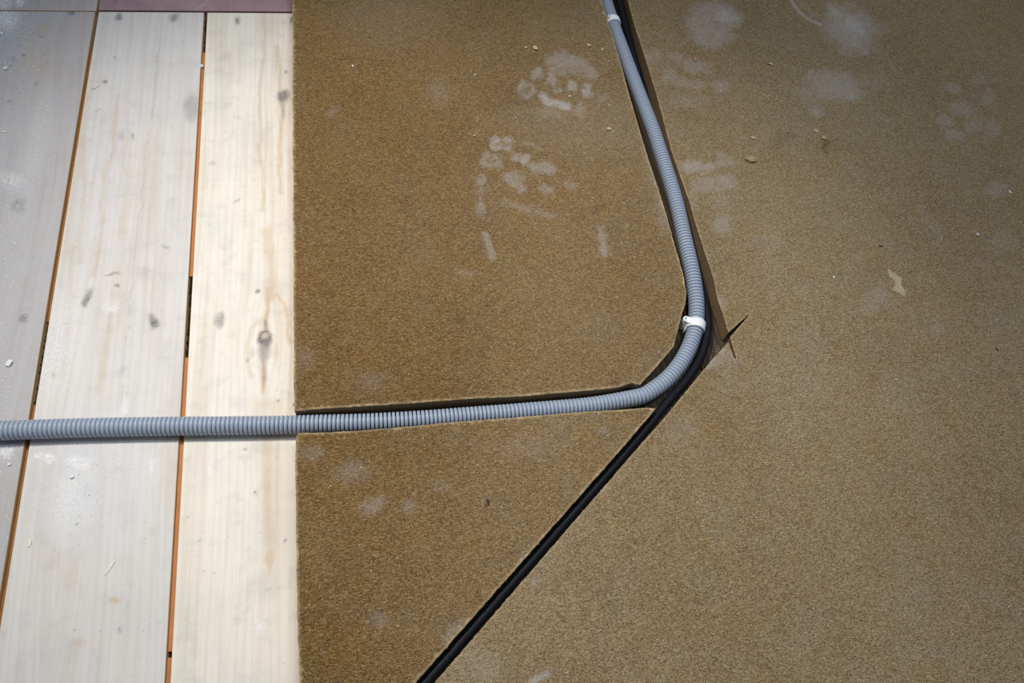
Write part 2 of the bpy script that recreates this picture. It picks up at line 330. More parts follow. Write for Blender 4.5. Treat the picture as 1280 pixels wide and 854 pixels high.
tongue(G1, [(-.22, yy(37, 505)), (yy(52, 400), yy(110, 62))], -.0042, MT2)['label'] = 'brown orange tongue showing in the left gap'

# ------------------------------------------------------------ fibreboards with the channels cut between them
def L2(pts): return [tuple(at(x, y, T)[:2]) for x, y in pts]
A_edge = [(368, 514), (377, 513), (400, 511), (439, 508.6), (514, 504), (584, 498.6), (648, 495.5), (740, 487.8), (774, 484), (784, 480.5), (790, 478.5), (800.3, 481), (820, 459.5), (842.2, 433.2),
          (845, 421.5), (848.7, 408.6), (852.8, 392), (856.5, 381.7), (858.5, 365), (853.5, 340), (842, 300), (833.8, 270), (822.5, 234), (813, 206), (803.8, 176), (796, 150), (788, 122), (775, 75),
          (768, 50.6), (759.4, 24.4), (752, 0)]
B_edge = [(374, 541.2), (390, 541.4), (439, 539), (514, 533), (554, 528.8), (648, 521.5), (740, 514), (783, 511.8), (802, 510), (811, 509.8), (819.5, 511), (804, 529.5), (778, 560), (519, 854)]
C_edge = [(784.6, 0), (793.6, 33), (806, 71), (820, 116), (831, 157), (839, 187.5), (850.6, 221), (862, 253), (870, 281), (879, 309), (892, 348), (897, 373.5), (904, 393.4), (910.6, 415.8),
          (935.2, 393.6), (935.8, 394.4), (912.6, 421.5), (920.6, 447.6), (918.6, 449.2), (910.6, 427.5), (901, 438), (892.6, 447), (878.7, 463), (853.7, 494), (840.6, 510), (824.7, 529), (797, 560), (543, 854)]
def ext(a, b, d): v = np.array(b)-np.array(a); v /= np.linalg.norm(v); return tuple(np.array(b)+v*d)
Aw, Bw, Cw = L2(A_edge), L2(B_edge), L2(C_edge)
eA = ext(Aw[-3], Aw[-1], .42); eC = ext(Cw[2], Cw[0], .44)
eB1 = ext(Bw[-2], Bw[-1], .16); eC1 = ext(Cw[-2], Cw[-1], .17)
leftA = L2([(365.3, 0), (365.9, 60), (365.3, 110), (366.3, 160), (365.8, 190), (366.6, 225), (366.2, 260), (367.2, 330), (366.6, 370), (367.6, 430), (367, 470)]); leftB = L2([(374.8, 854), (373.8, 838), (373.2, 825), (373.4, 812), (372, 800), (372.4, 780), (371, 768), (371.4, 745), (370.6, 720), (370.8, 695), (369.6, 660), (370, 630), (369, 600), (369.4, 570), (370, 546)])
lowB = ext(leftB[1], leftB[0], .10)
polyA = [(leftA[0][0]-.004, eA[1])]+leftA+Aw+[eA]
polyB = [eB1, lowB]+leftB+Bw
polyB = [(lowB[0], eB1[1])]+leftB+Bw+[eB1]
polyC = [eC]+Cw+[eC1, (1.45, eC1[1]), (1.45, eC[1])]

DUST, DARK = [], []
def masks(P, P0, which):
    d = np.zeros(len(P)); k = np.zeros(len(P))
    def D(m):
        np.maximum(d, m, out=d)
    def K(m):
        np.maximum(k, m, out=k)
    if which == 'A':
        # toe end of a boot print: fan of dust, then tread blocks
        D(stroke(P, [(686, 74), (706, 70), (724, 78), (742, 92)], 6.5, .42, .6)); D(blob(P, 712, 82, 26, 10, 18, .4, .6)); D(blob(P, 700, 88, 14, 6, 20, .35))
        D(block(P, 671, 92, 7, 8, 25, .5)); D(block(P, 689, 99, 6.5, 7, 10, .62)); D(block(P, 715, 109, 6.5, 6.5, 10, .62)); D(block(P, 735, 113, 6.5, 8.5, 5, .8)-block(P, 740, 112, 4, 4, 0, .6)); D(block(P, 658, 112, 10, 9, 20, .55, .3, .75))
        D(stroke(P0, [(678, 120), (684, 127), (697, 131), (710, 133)], 4.6, .82, .5)); D(block(P, 724, 137, 6, 9, 30, .38)); D(block(P, 698, 111, 5, 4, 0, .4)); D(blob(P, 752, 122, 7, 5, 0, .25)); D(blob(P, 690, 142, 26, 7, 5, .2))
        D(block(P, 627, 181, 14, 8, 12, .62, .25, .55)); D(block(P, 615, 202, 13, 10, 8, .42, .3, .65)); D(block(P, 650, 197, 11, 6.5, 15, .62, .3, .3)); D(stroke(P0, [(655, 178), (668, 182), (676, 187)], 2, .35, .6))
        D(block(P, 677, 211, 18, 8, 8, .42, .35)); D(block(P, 643, 224, 13, 9, 15, .40)); D(block(P, 652, 235, 5, 6, 0, .45)); D(block(P, 601, 231, 5, 12, 0, .30)); D(block(P, 601, 258, 4, 11, 0, .36)); D(blob(P, 683, 236, 9, 6, 0, .3))
        D(blob(P, 714, 230, 8, 6, 0, .25)); D(stroke(P, [(633, 252), (660, 262), (690, 270)], 5, .22, .7)); D(stroke(P0, [(606, 293), (611, 306), (616, 322)], 4.0, .5, .6)); D(stroke(P, [(751, 286), (754, 302), (757, 316)], 4.6, .42, .6))
        D(blob(P, 582, 342, 9, 5, 0, .22)); D(stroke(P, [(808, 185), (820, 225), (832, 270)], 7, .22, .8)); D(blob(P, 720, 158, 80, 30, 0, .10, .9)); D(blob(P, 830, 278, 7, 16, -10, .25, .8))
        D(blob(P, 380, 450, 12, 14, 0, .16, .8)); D(blob(P, 480, 20, 60, 30, 0, .10, .9)); D(blob(P, 415, 140, 10, 5, -30, .22)); D(blob(P, 548, 115, 12, 16, 0, .16, .9)); D(blob(P, 470, 475, 20, 12, 0, .12, .9))
        K(blob(P, 745, 262, 12, 5, -10, .3, .8)); K(blob(P, 640, 120, 30, 14, 0, .14, .8)); K(blob(P, 847, 419, 5, 5, 0, .35, .8)); K(blob(P, 772, 481, 12, 3, -10, .5, .7))
    elif which == 'B':
        D(blob(P, 466, 633, 15, 9, -25, .36, .7)); D(blob(P, 512, 632, 9, 8, 0, .30, .7)); D(blob(P, 440, 590, 20, 13, 0, .20, .8)); D(blob(P, 390, 566, 14, 10, 0, .22, .8)); D(blob(P, 473, 775, 8, 9, 0, .3, .8))
        D(stroke(P, [(556, 800), (562, 793), (581, 776)], 5, .3, .8)); D(blob(P, 550, 608, 10, 8, 0, .16)); D(blob(P, 660, 560, 40, 14, -5, .10, .9)); K(blob(P, 610, 629, 1.6, 4, -5, .95, .4)); D(blob(P, 755, 541, 8, 5, 0, .3, .7))
    else:
        # heel marks of dusty boots
        D(blob(P, 892, 30, 33, 29, -10, .52, .28)-blob(P, 922, 37, 10, 3, 0, .35)); D(blob(P, 907, 20, 18, 10, 5, .9, .7)); D(blob(P, 884, 46, 22, 10, 10, .25, .6))
        D(blob(P, 1062, 36, 31, 25, 25, .62, .45)); D(blob(P, 1066, 33, 20, 16, 25, .95, .6)); D(blob(P, 1046, 15, 14, 8, 30, .7, .6)); D(blob(P, 1068, 58, 22, 12, 0, .4, .5)); D(blob(P, 1083, 64, 5, 5, 0, .6)); D(blob(P, 1100, 36, 10, 9, 0, .3, .8))
        D(stroke(P0, [(986, -8), (991, 4), (999, 15), (1010, 24), (1026, 31)], 1.7, .95, .6)); D(stroke(P, [(1000, 2), (1015, 18), (1035, 22)], 4, .22, .8))
        D(blob(P, 1046, 108, 33, 18, 8, .55, .5)); D(blob(P, 1062, 114, 13, 12, 30, .6, .6)); D(stroke(P0, [(1010, 100), (1012, 90), (1018, 88)], 1.7, .6, .7)); D(stroke(P0, [(1018, 104), (1021, 94), (1024, 87)], 1.7, .6, .7)); D(blob(P, 1008, 116, 12, 12, 0, .25, .7)); D(blob(P, 1020, 139, 9, 5, 10, .4, .6)); D(blob(P, 1094, 104, 12, 8, 0, .22, .8))
        D(block(P, 843, 72, 10, 6, 10, .3)); D(block(P, 871, 83, 18, 8, 5, .36)); D(block(P, 836, 94, 8, 9, 0, .3)); D(block(P, 863, 105, 22, 6, 5, .3)); D(block(P, 900, 108, 9, 8, 0, .3)); D(blob(P, 862, 128, 22, 8, 0, .2, .8)); D(blob(P, 815, 70, 10, 7, 0, .25, .8))
        D(block(P, 872, 209, 22, 6.5, 5, .55, .4)); D(block(P, 907, 200, 11, 8, 20, .36, .35, .5)); D(block(P, 883, 231, 19, 9, -5, .36)); D(block(P, 910, 228, 11, 9, 0, .38)); D(blob(P, 903, 282, 12, 13, 0, .36, .6)); D(blob(P, 900, 252, 12, 9, 0, .2, .7)); D(blob(P, 958, 302, 18, 8, 0, .2, .8)); D(blob(P, 868, 252, 6, 10, 0, .2))
        D(block(P, 1190, 110, 8, 6, 20, .30)); D(block(P, 1222, 100, 7, 7, 40, .26, .3, .5)); D(block(P, 1181, 151, 10, 8, 30, .36)); D(block(P, 1202, 137, 14, 8, 10, .32)); D(block(P, 1193, 170, 12, 7, 20, .34)); D(block(P, 1216, 158, 12, 8, 0, .28)); D(block(P, 1236, 120, 8, 10, 0, .24)); D(block(P, 1240, 162, 8, 14, 0, .22))
        D(blob(P, 1246, 238, 14, 8, -10, .38, .7)); D(stroke(P, [(1150, 262), (1168, 282), (1176, 298)], 6, .16, .9)); D(blob(P, 1096, 370, 14, 9, 10, .25, .7)); D(blob(P, 1085, 385, 20, 8, -20, .22, .8)); D(blob(P, 1173, 412, 7, 6, 0, .34, .7)); D(blob(P, 1225, 330, 10, 6, 0, .22, .8)); D(blob(P, 1255, 300, 16, 12, 0, .16, .8))
        D(blob(P, 895, 452, 14, 6, -40, .5, .7)); D(blob(P, 902, 436, 6, 4, -45, .7, .6)); D(blob(P, 905, 378, 5, 8, -20, .32, .7)); D(blob(P, 905, 448, 22, 13, 0, .22, .8)); D(blob(P, 850, 535, 22, 14, -40, .18, .8)); D(stroke(P0, [(664, 853), (674, 847), (684, 843)], 4, .75, .7)); D(blob(P, 668, 727, 4, 4, 0, .4)); D(blob(P, 608, 836, 22, 16, 0, .2, .8)); D(blob(P, 752, 610, 7, 4, -40, .4, .7))
        K(blob(P, 980, 172, 8, 14, 60, .22, .8)); K(blob(P, 1032, 179, 3, 7, -10, .5, .8)); K(blob(P, 1080, 110, 5, 3, 0, .35, .8)); K(stroke(P, [(1030, 182), (1032, 192)], 1.5, .5))
    return d, k
def board(name, poly, which, label, jit):
    # resample the outline every ~2.5 mm and roughen it like a sawn soft board
    pts = []; n = len(poly)
    for i in range(n):
        a = np.array(poly[i]); b = np.array(poly[(i+1) % n]); L = np.linalg.norm(b-a)
        m = max(1, int(L/.0025)) if L < .6 else max(1, int(L/.01))
        for q in range(m): pts.append(a+(b-a)*q/m)
    B = np.array(pts); N0 = len(B)
    Bj = B+np.stack([RNG.randn(N0), RNG.randn(N0)], 1)*jit
    # inset ring and interior points
    t = np.roll(Bj, -1, 0)-np.roll(Bj, 1, 0); nr = np.stack([t[:, 1], -t[:, 0]], 1); nr /= np.linalg.norm(nr, axis=1)[:, None]+1e-9
    area = np.sum(Bj[:, 0]*np.roll(Bj[:, 1], -1)-np.roll(Bj[:, 0], -1)*Bj[:, 1])
    if area > 0: nr = -nr                      # nr now points inward
    lo, hi = Bj.min(0), Bj.max(0)
    def grid(st):
        g = np.stack(np.meshgrid(np.arange(lo[0]+st/2, hi[0], st), np.arange(lo[1]+st/2, hi[1], st)), -1).reshape(-1, 2); return g+RNG.uniform(-.3, .3, g.shape)*st
    g1 = grid(.0026); q1 = px_of(np.c_[g1, np.full(len(g1), T)]); inn = (q1[:, 0] > -20) & (q1[:, 0] < 1300) & (q1[:, 1] > -20) & (q1[:, 1] < 874)
    far = q1[:, 1] > 150; keep = inn & (far | (RNG.rand(len(g1)) < .75))
    g2 = grid(.02); q2 = px_of(np.c_[g2, np.full(len(g2), T)]); out = ~((q2[:, 0] > -20) & (q2[:, 0] < 1300) & (q2[:, 1] > -20) & (q2[:, 1] < 874))
    G = np.vstack([g1[keep], g2[out]])
    def bd(G):
        a = Bj; b = np.roll(Bj, -1, 0); r = np.full(len(G), 1e9); ins = np.zeros(len(G), bool)
        for (ax, ay), (bx, by) in zip(a, b):
            vx, vy = bx-ax, by-ay; L = vx*vx+vy*vy+1e-18
            tt = np.clip(((G[:, 0]-ax)*vx+(G[:, 1]-ay)*vy)/L, 0, 1)
            np.minimum(r, (G[:, 0]-ax-tt*vx)**2+(G[:, 1]-ay-tt*vy)**2, out=r)
            if ay != by:
                c = (ay > G[:, 1]) != (by > G[:, 1]); ins ^= c & (G[:, 0] < (bx-ax)*(G[:, 1]-ay)/(by-ay)+ax)
        return np.sqrt(r), ins
    ring = Bj+nr*.0008; dr, ir = bd(ring); ring = ring[ir & (dr > .0006)]
    dg, ig = bd(G); G = G[ig & (dg > .0019)]
    pin = [Vector(p) for p in np.vstack([Bj, ring, G])]
    vs, es, fs, *_ = geometry.delaunay_2d_cdt(pin, [(i, (i+1) % N0) for i in range(N0)], [], 1, 1e-6)
    V = np.array([(v.x, v.y) for v in vs]); dist = np.zeros(len(V))
    dist, _i = bd(V)
    z = np.full(len(V), T); rim = dist < .00025
    z = z-np.where(rim, .0005, 0)+np.where((dist < .0012) & ~rim, RNG.uniform(-.00015, .00030, len(V)), 0)
    z += (vnoise(V[:, 0]*60, V[:, 1]*60)-.5)*.00025
    base = len(V); V3 = np.c_[V, z]
    # order of boundary loop, then the side wall rings
    me_edges = {}
    for f in fs:
        for i in range(len(f)):
            e = (f[i], f[(i+1) % len(f)]); me_edges[e] = 1
    nxt = {a: b for (a, b) in me_edges if (b, a) not in me_edges}
    F2 = [tuple(f) for f in fs]; nf = len(F2)
    loop = list(nxt.keys()); idx = {v: i for i, v in enumerate(loop)}; nl = len(loop); rows = [.0165, .011, .0055, .0002]
    W = []; pv = {b: a for a, b in nxt.items()}; tv = V[[nxt.get(v, v) for v in loop]]-V[[pv.get(v, v) for v in loop]]
    inw = np.stack([-tv[:, 1], tv[:, 0]], 1); inw /= np.linalg.norm(inw, axis=1)[:, None]+1e-9
    for zz in rows:
        j = RNG.randn(nl, 2)*jit*.6 if zz > .001 else np.zeros((nl, 2)); W.append(np.c_[V[loop]+inw*.0005+j, np.full(nl, zz)])
    V3 = np.vstack([V3]+W)
    for a, b in nxt.items():
        ia, ib = idx[a], idx[b]; ch_a = [a]+[base+r*nl+ia for r in range(4)]; ch_b = [b]+[base+r*nl+ib for r in range(4)]
        for r in range(4): F2.append((ch_b[r], ch_a[r], ch_a[r+1], ch_b[r+1]))
    o = mesh_obj(name, V3, F2, [MB, MW]); o.data.polygons.foreach_set('material_index', [0]*nf+[1]*(len(F2)-nf))
    P0 = px_of(V3); P = P0+np.stack([vnoise(P0[:, 0]*.22, P0[:, 1]*.22)-.5, vnoise(P0[:, 0]*.22+90, P0[:, 1]*.22+31)-.5], 1)*7
    d, k = masks(P, P0, which)
    attr(o, 'dust', np.clip(d, 0, 1)); attr(o, 'dark', np.clip(k, 0, 1))
    n2 = vnoise(P0[:, 0]*.006+3, P0[:, 1]*.006+8)-.5
    pale = {'A': sst(330, 900, P0[:, 0]-.25*P0[:, 1])*.62+.05, 'B': sst(380, 820, P0[:, 0])*.5+.02, 'C': .72+.2*sst(760, 1150, P0[:, 0])}[which]
    attr(o, 'pale', np.clip(pale+n2*.35, 0, 1))
    r_ = np.zeros(len(V3)); r_[:base] = np.where(dist < .0011, (.22+.8*RNG.rand(base)*vnoise(V[:, 0]*90, V[:, 1]*90))*(.5 if which == 'C' else 1.0), 0); r_[base:base+nl] = .12; attr(o, 'rim', r_)
    tag(o, label, 'board')
    return o, Bj, nr
bA, BA, NA = board('fibreboard', polyA, 'A', 'brown fibreboard sheet above the sideways channel, with two dusty tread prints', .00016)
bB, BB, NB = board('fibreboard', polyB, 'B', 'triangular brown fibreboard piece between the sideways channel and the diagonal cable slot', .00016)
bC, BC, NC = board('fibreboard', polyC, 'C', 'large paler fibreboard sheet right of the black cable, with two crossing saw cuts', .00016)

def strand(vs, fs, p, d, L, wd, lift, curl):
    """one loose fibre: thin three-sided curved strip"""
    d = np.array([d[0], d[1], 0.0]); d /= np.linalg.norm(d)+1e-9; s = np.array([-d[1], d[0], 0]); n = 5; i0 = len(vs)
    for q in range(n):
        t = q/(n-1); c = np.array(p)+d*L*t+s*curl*L*t*t+np.array([0, 0, lift*L*math.sin(t*2.4)]); w_ = wd*(1-.6*t)
        vs += [tuple(c+s*w_), tuple(c-s*w_), tuple(c+np.array([0, 0, w_*1.2]))]
        if q:
            a = i0+3*(q-1)
            for u in range(3): fs.append((a+u, a+(u+1) % 3, a+3+(u+1) % 3, a+3+u))
    fs += [(i0, i0+2, i0+1), (i0+3*(n-1), i0+3*(n-1)+1, i0+3*(n-1)+2)]
def fuzz(b, Bj, nr, dens, extra=()):
    vs, fs = [], []; q = px_of(np.c_[Bj, np.full(len(Bj), T)])
    for i in range(len(Bj)):
        if not (-5 < q[i, 0] < 1285 and -5 < q[i, 1] < 860) or random.random() > dens: continue
        o = -nr[i]+RNG.randn(2)*1.3
        strand(vs, fs, (Bj[i, 0]+nr[i, 0]*.0006, Bj[i, 1]+nr[i, 1]*.0006, T-.0002), o, random.uniform(.0008, .0026), random.uniform(.00008, .00016), random.uniform(-.1, .35), random.uniform(-.8, .8))
    for x, y, n, r in extra:                     # torn tufts
        c = at(x, y, T)
        for _ in range(n):
            a = random.uniform(0, 6.28); p = c+np.array([random.gauss(0, r), random.gauss(0, r*.6), 0])
            strand(vs, fs, (p[0], p[1], T), (math.cos(a), math.sin(a)), random.uniform(.002, .006), random.uniform(.00015, .0003), random.uniform(.1, .5), random.uniform(-.8, .8))
    return tag(mesh_obj('frayed_fibre', vs, fs, MFUZZ, b), kind='stuff')
fuzz(bA, BA, NA, .32, [(790, 477, 30, .0035), (370, 506, 12, .002), (368, 212, 9, .0022)])
fuzz(bB, BB, NB, .30, [(755, 541, 16, .0028), (376, 543, 8, .002)]); fuzz(bC, BC, NC, .30, [(898, 441, 10, .003), (846, 512, 8, .002)])

# ------------------------------------------------------------ conduit, cable, clips
def spline(ctrl, step):
    P = np.array(ctrl, float); P = np.vstack([2*P[0]-P[1], P, 2*P[-1]-P[-2]]); out = []
    for i in range(1, len(P)-2):
        a, b, c, d = P[i-1:i+3]
        for t in np.linspace(0, 1, 24, endpoint=False):
            out.append(.5*((2*b)+(c-a)*t+(2*a-5*b+4*c-d)*t*t+(3*b-a-3*c+d)*t**3))
    out.append(P[-2]); out = np.array(out)
    def resample(o, st):
        s = np.r_[0, np.cumsum(np.linalg.norm(np.diff(o, axis=0), axis=1))]; u = np.arange(0, s[-1], st)
        return np.stack([np.interp(u, s, o[:, k]) for k in range(3)], 1)
    r = resample(out, .002)
    for _ in range(30): r[1:-1] = r[1:-1]*.5+(r[:-2]+r[2:])*.25
    return resample(r, step), resample(r, .004)
def tube(path, radii, seg):
    n = len(path); tg = path[np.minimum(np.arange(n)+6, n-1)]-path[np.maximum(np.arange(n)-6, 0)]; tg /= np.linalg.norm(tg, axis=1)[:, None]
    side = np.cross(tg, [0, 0, 1.0]); side /= np.linalg.norm(side, axis=1)[:, None]; up = np.cross(side, tg)
    a = np.arange(seg)*2*math.pi/seg
    V = path[:, None, :]+radii[:, None, None]*(np.cos(a)[None, :, None]*side[:, None, :]+np.sin(a)[None, :, None]*up[:, None, :])
    Fc = [(i*seg+j, i*seg+(j+1) % seg, (i+1)*seg+(j+1) % seg, (i+1)*seg+j) for i in range(n-1) for j in range(seg)]
    Fc += [tuple(range(seg-1, -1, -1)), tuple((n-1)*seg+j for j in range(seg))]
    return V.reshape(-1, 3), Fc
CON = [(-420, 555, .0101), (-160, 545, .0101), (-60, 541.5, .0101), (0, 538.5, .0101), (100, 535, .0101), (220, 532.8, .0101), (320, 531.8, .0101), (372, 530.5, .0101), (451, 528.8, .0101), (520, 525, .0101), (600, 519.8, .0101), (680, 513.5, .0101), (740, 507.2, .0101),
       (786, 498.8, .0101), (815, 489, .0102), (835, 474.5, .0105), (853.5, 451, .011), (865, 427.6, .0115), (870, 409.6, .012), (871.4, 386.4, .0135), (869, 363, .0155), (865.5, 340, .0175),
       (856, 300, .0185), (844, 248, .0185), (832.6, 210, .0183), (811.5, 150, .018), (790.5, 95, .0175), (777.5, 60, .0165), (768, 35, .0145), (757, 0, .013), (738, -60, .0135), (709, -150, .013)]
CAB = [(727, -150, .0125), (754.5, -60, .013), (773.5, 0, .0135), (782.5, 35, .0125), (789, 60, .0105), (803.5, 112, .0075), (811, 150, .0056), (827.5, 210, .0056), (840.5, 248, .0056), (856, 300, .0056), (870, 340, .0058), (878, 366, .0065), (884, 392, .008), (885.5, 410, .0085),
       (882.5, 428, .0085), (874, 452, .0085), (858, 476.5, .009), (840, 496, .0095), (815.5, 526, .0095), (787.5, 560, .0095), (720, 635.5, .0095), (650, 717, .0095), (531, 854, .0095), (459, 937, .0095)]
RO, RI = .0098, .0056
def settle(con, cab):
    """let both lines rest in the channel: out of the walls, out of each other"""
    segs = [(B, np.roll(B, -1, 0)) for B in (BA, BB, BC)]
    def walls(P, r):
        for a, b in segs:
            v = b-a; L = (v*v).sum(1)+1e-18; w = P[:, None, :2]-a[None]
            t = np.clip((w*v[None]).sum(2)/L, 0, 1); q = a[None]+t[..., None]*v[None]; d = P[:, None, :2]-q
            dd = np.sqrt((d*d).sum(2)); k = dd.argmin(1); n = np.arange(len(P)); dm = dd[n, k]
            y0, y1 = a[None, :, 1], b[None, :, 1]; py = P[:, None, 1]
            cr = ((y0 > py) != (y1 > py)) & (P[:, None, 0] < v[None, :, 0]*(py-y0)/np.where(v[:, 1] == 0, 1e-9, v[:, 1])[None]+a[None, :, 0])
            ins = cr.sum(1) % 2 == 1; u = d[n, k]/(dm[:, None]+1e-9); sd = np.where(ins, -dm, dm)
            near = sd < r
            P[near, :2] += (np.where(ins, -1, 1)[:, None]*u*(r-sd)[:, None])[near]
    for it in range(32):
        for P in (con, cab): P[1:-1] = P[1:-1]*.8+(P[:-2]+P[2:])*.1
        d = con[:, None]-cab[None]; dd = np.sqrt((d*d).sum(2)); k = dd.argmin(1); n = np.arange(len(con)); m = dd[n, k]; hit = m < RO+.0054
        push = (d[n, k]/m[:, None]*(RO+.0054-m)[:, None])[hit]
        con[hit] += push*.6; np.add.at(cab, k[hit], -push*.4)
        con[:, 2] = np.clip(con[:, 2], RO+.0002, .020); cab[:, 2] = np.clip(cab[:, 2], .0055, .0145)
        walls(con, RO+.0008); walls(cab, .0054)
    return con, cab
_, con_c = spline([at(*c) for c in CON], .004); _, cab_c = spline([at(*c) for c in CAB], .004)
con_c, cab_c = settle(con_c, cab_c)
_d, con_c = spline(con_c, .0011)
def ribbed(d, pitch):
    L = np.r_[0, np.cumsum(np.linalg.norm(np.diff(d, axis=0), axis=1))]
    pr = ((0, RI), (.02, RO-.0004), (.09, RO-.0001), (.34, RO), (.62, RO-.0001), (.70, RO-.0004), (.72, RI), (.86, RI-.0001)); n = int(L[-1]/pitch)
    u = np.array([(k+q)*pitch for k in range(n) for q, _ in pr]); r = np.array([q for _ in range(n) for _, q in pr])
    return np.stack([np.interp(u, L, d[:, k]) for k in range(3)], 1), r
con_path, con_r = ribbed(_d, .0044)
v, f = tube(con_path, con_r, 28); con = mesh_obj('corrugated_conduit', v, f, MCON, smooth=True)
tag(con, 'grey ribbed plastic conduit crossing the planks and curving through the cut channel', 'conduit')
cab_path, cab_c = spline(cab_c, .0025)
v, f = tube(cab_path, np.full(len(cab_path), .0051), 20); cab = mesh_obj('power_cable', v, f, MCAB, smooth=True)
tag(cab, 'round black cable lying beside the conduit and running down the diagonal slot', 'cable')

def pipe_clip(px, py, lug_dir, label, lc=.0138, lift=0.0):
    """nail-in saddle clip: band over the conduit, lug with nail at its left"""
    i = int(np.argmin(np.hypot(*(px_of(con_path)-np.array([px, py])).T))); c = con_path[i]; tg = con_path[i+8]-con_path[i-8]
    tg[2] *= 1.0; tg /= np.linalg.norm(tg); side = np.cross(tg, [0, 0, 1.0]); side /= np.linalg.norm(side)
    if side[0] > 0: side = -side                     # towards the left board
    up = np.array([0, 0, 1.0])
    e = empty('pipe_clip', (c[0], c[1], 0), label=label, cat='clip', group='white conduit clips')
    def loc(s, h, a): return side*s+up*h+tg*a
    cz = c[2]; Rb, th, hw = .0100, .0018, .0062
    # band: profile polyline in (s,h), from lug side over the top and down the right side
    prof = [(Rb*math.cos(q), cz+Rb*math.sin(q)) for q in np.linspace(math.radians(12), math.radians(205), 18)]
    prof = [(Rb*.985, .0002 if cz < .0135 else .0002)]+prof
    vs, fs = [], []
    pr = np.array(prof); t = np.gradient(pr, axis=0); nn = np.stack([t[:, 1], -t[:, 0]], 1); nn /= np.linalg.norm(nn, axis=1)[:, None]
    nn = np.where((np.sum(nn*(pr-np.array([0, cz])), 1) < 0)[:, None], -nn, nn)
    for (s, h), (ns, nh) in zip(pr, nn):
        k = 1.0
        for a, o_ in ((-hw, 0), (hw, 0), (hw*.93, th*.7), (hw*.75, th), (-hw*.75, th), (-hw*.93, th*.7)): vs.append(loc(s+ns*o_, max(.0002, h+nh*o_), a))
    m = len(pr)
    for q in range(m-1):
        for u in range(6): fs.append((q*6+u, q*6+(u+1) % 6, (q+1)*6+(u+1) % 6, (q+1)*6+u))
    fs += [tuple(range(6)), tuple((m-1)*6+u for u in range(5, -1, -1))]
    mesh_obj('band', vs, fs, MCLIP, e, True)
    # lug: upright boss, hollow at the top
    seg = 20; lr = .0040 if not lift else .0028; hi = cz+.0075+lift; lo = .0002 if not lift else cz+.0085; lv, lf = [], []
    prof2 = [(lr, lo), (lr, hi-.0006), (lr-.0005, hi), (lr*.55, hi), (lr*.5, hi-.0022), (.00001, hi-.0022)]
    for r, h in prof2:
        for j in range(seg):
            a = j*2*math.pi/seg; lv.append(loc(lc+r*math.cos(a), h, r*math.sin(a)+lug_dir))
    for q in range(len(prof2)-1):
        for j in range(seg): lf.append((q*seg+j, q*seg+(j+1) % seg, (q+1)*seg+(j+1) % seg, (q+1)*seg+j))
    mesh_obj('lug', lv, lf, MCLIP, e)
    # web joining lug and band
    wv = [loc(s, h, a) for s, h, a in ((.0085, .0002, -.0039+lug_dir), (.0138, .0002, -.0039+lug_dir), (.0138, hi-.001, -.0039+lug_dir), (.0082, cz+.0092, -.0042), (.0085, .0002, .0039+lug_dir), (.0138, .0002, .0039+lug_dir), (.0138, hi-.001, .0039+lug_dir), (.0082, cz+.0092, .0042))]
    if not lift: mesh_obj('web', wv, [(0, 1, 2, 3), (7, 6, 5, 4), (0, 4, 5, 1), (1, 5, 6, 2), (2, 6, 7, 3), (3, 7, 4, 0)], MCLIP, e)
    nv, nf = [], []
    for r, h in ((lr*.42, hi-.0022), (lr*.42, hi-.0012), (lr*.32, hi-.0009), (.00001, hi-.0008)):
        for j in range(12): a = j*math.pi/6; nv.append(loc(lc+r*math.cos(a), h, r*math.sin(a)+lug_dir))
    for q in range(3):
        for j in range(12): nf.append((q*12+j, q*12+(j+1) % 12, (q+1)*12+(j+1) % 12, (q+1)*12+j))
    mesh_obj('nail_head', nv, nf, MNAIL, e)['label'] = 'grey nail head in the lug'
    return e
pipe_clip(869, 407.5, .0020, 'white plastic clip holding the conduit at its bend, nail lug to the left')
pipe_clip(767.5, 28, .0015, 'white plastic clip round the conduit at the far end of the channel', .0078, .0042)

# ------------------------------------------------------------ debris
def chip_mesh(name, kind):
    bm = bmesh.new(); bmesh.ops.create_icosphere(bm, subdivisions=2 if kind == 'clod' else 1, radius=.5)
    for v_ in bm.verts:
        v_.co *= random.uniform(.72, 1.2)
        if kind == 'flake': v_.co.x += .25*v_.co.y**2
    bmesh.ops.recalc_face_normals(bm, faces=bm.faces)
    zmin = min(v_.co.z for v_ in bm.verts)
    for v_ in bm.verts: v_.co.z -= zmin
    me = bpy.data.meshes.new(name); bm.to_mesh(me); bm.free(); return me
def chip(name, px, py, z, lx, ly, lz, rot, mat, label, cat, kind='crumb'):
    me = chip_mesh(name, kind); me.materials.append(mat); p = at(px, py, z)
    o = bpy.data.objects.new(name, me); COL.objects.link(o); o.location = p; o.rotation_euler = (0, 0, math.radians(rot))
    for v_ in me.vertices: v_.co.x *= lx; v_.co.y *= ly; v_.co.z *= lz
    return tag(o, label, cat)
mm = .001; z = T+.00005
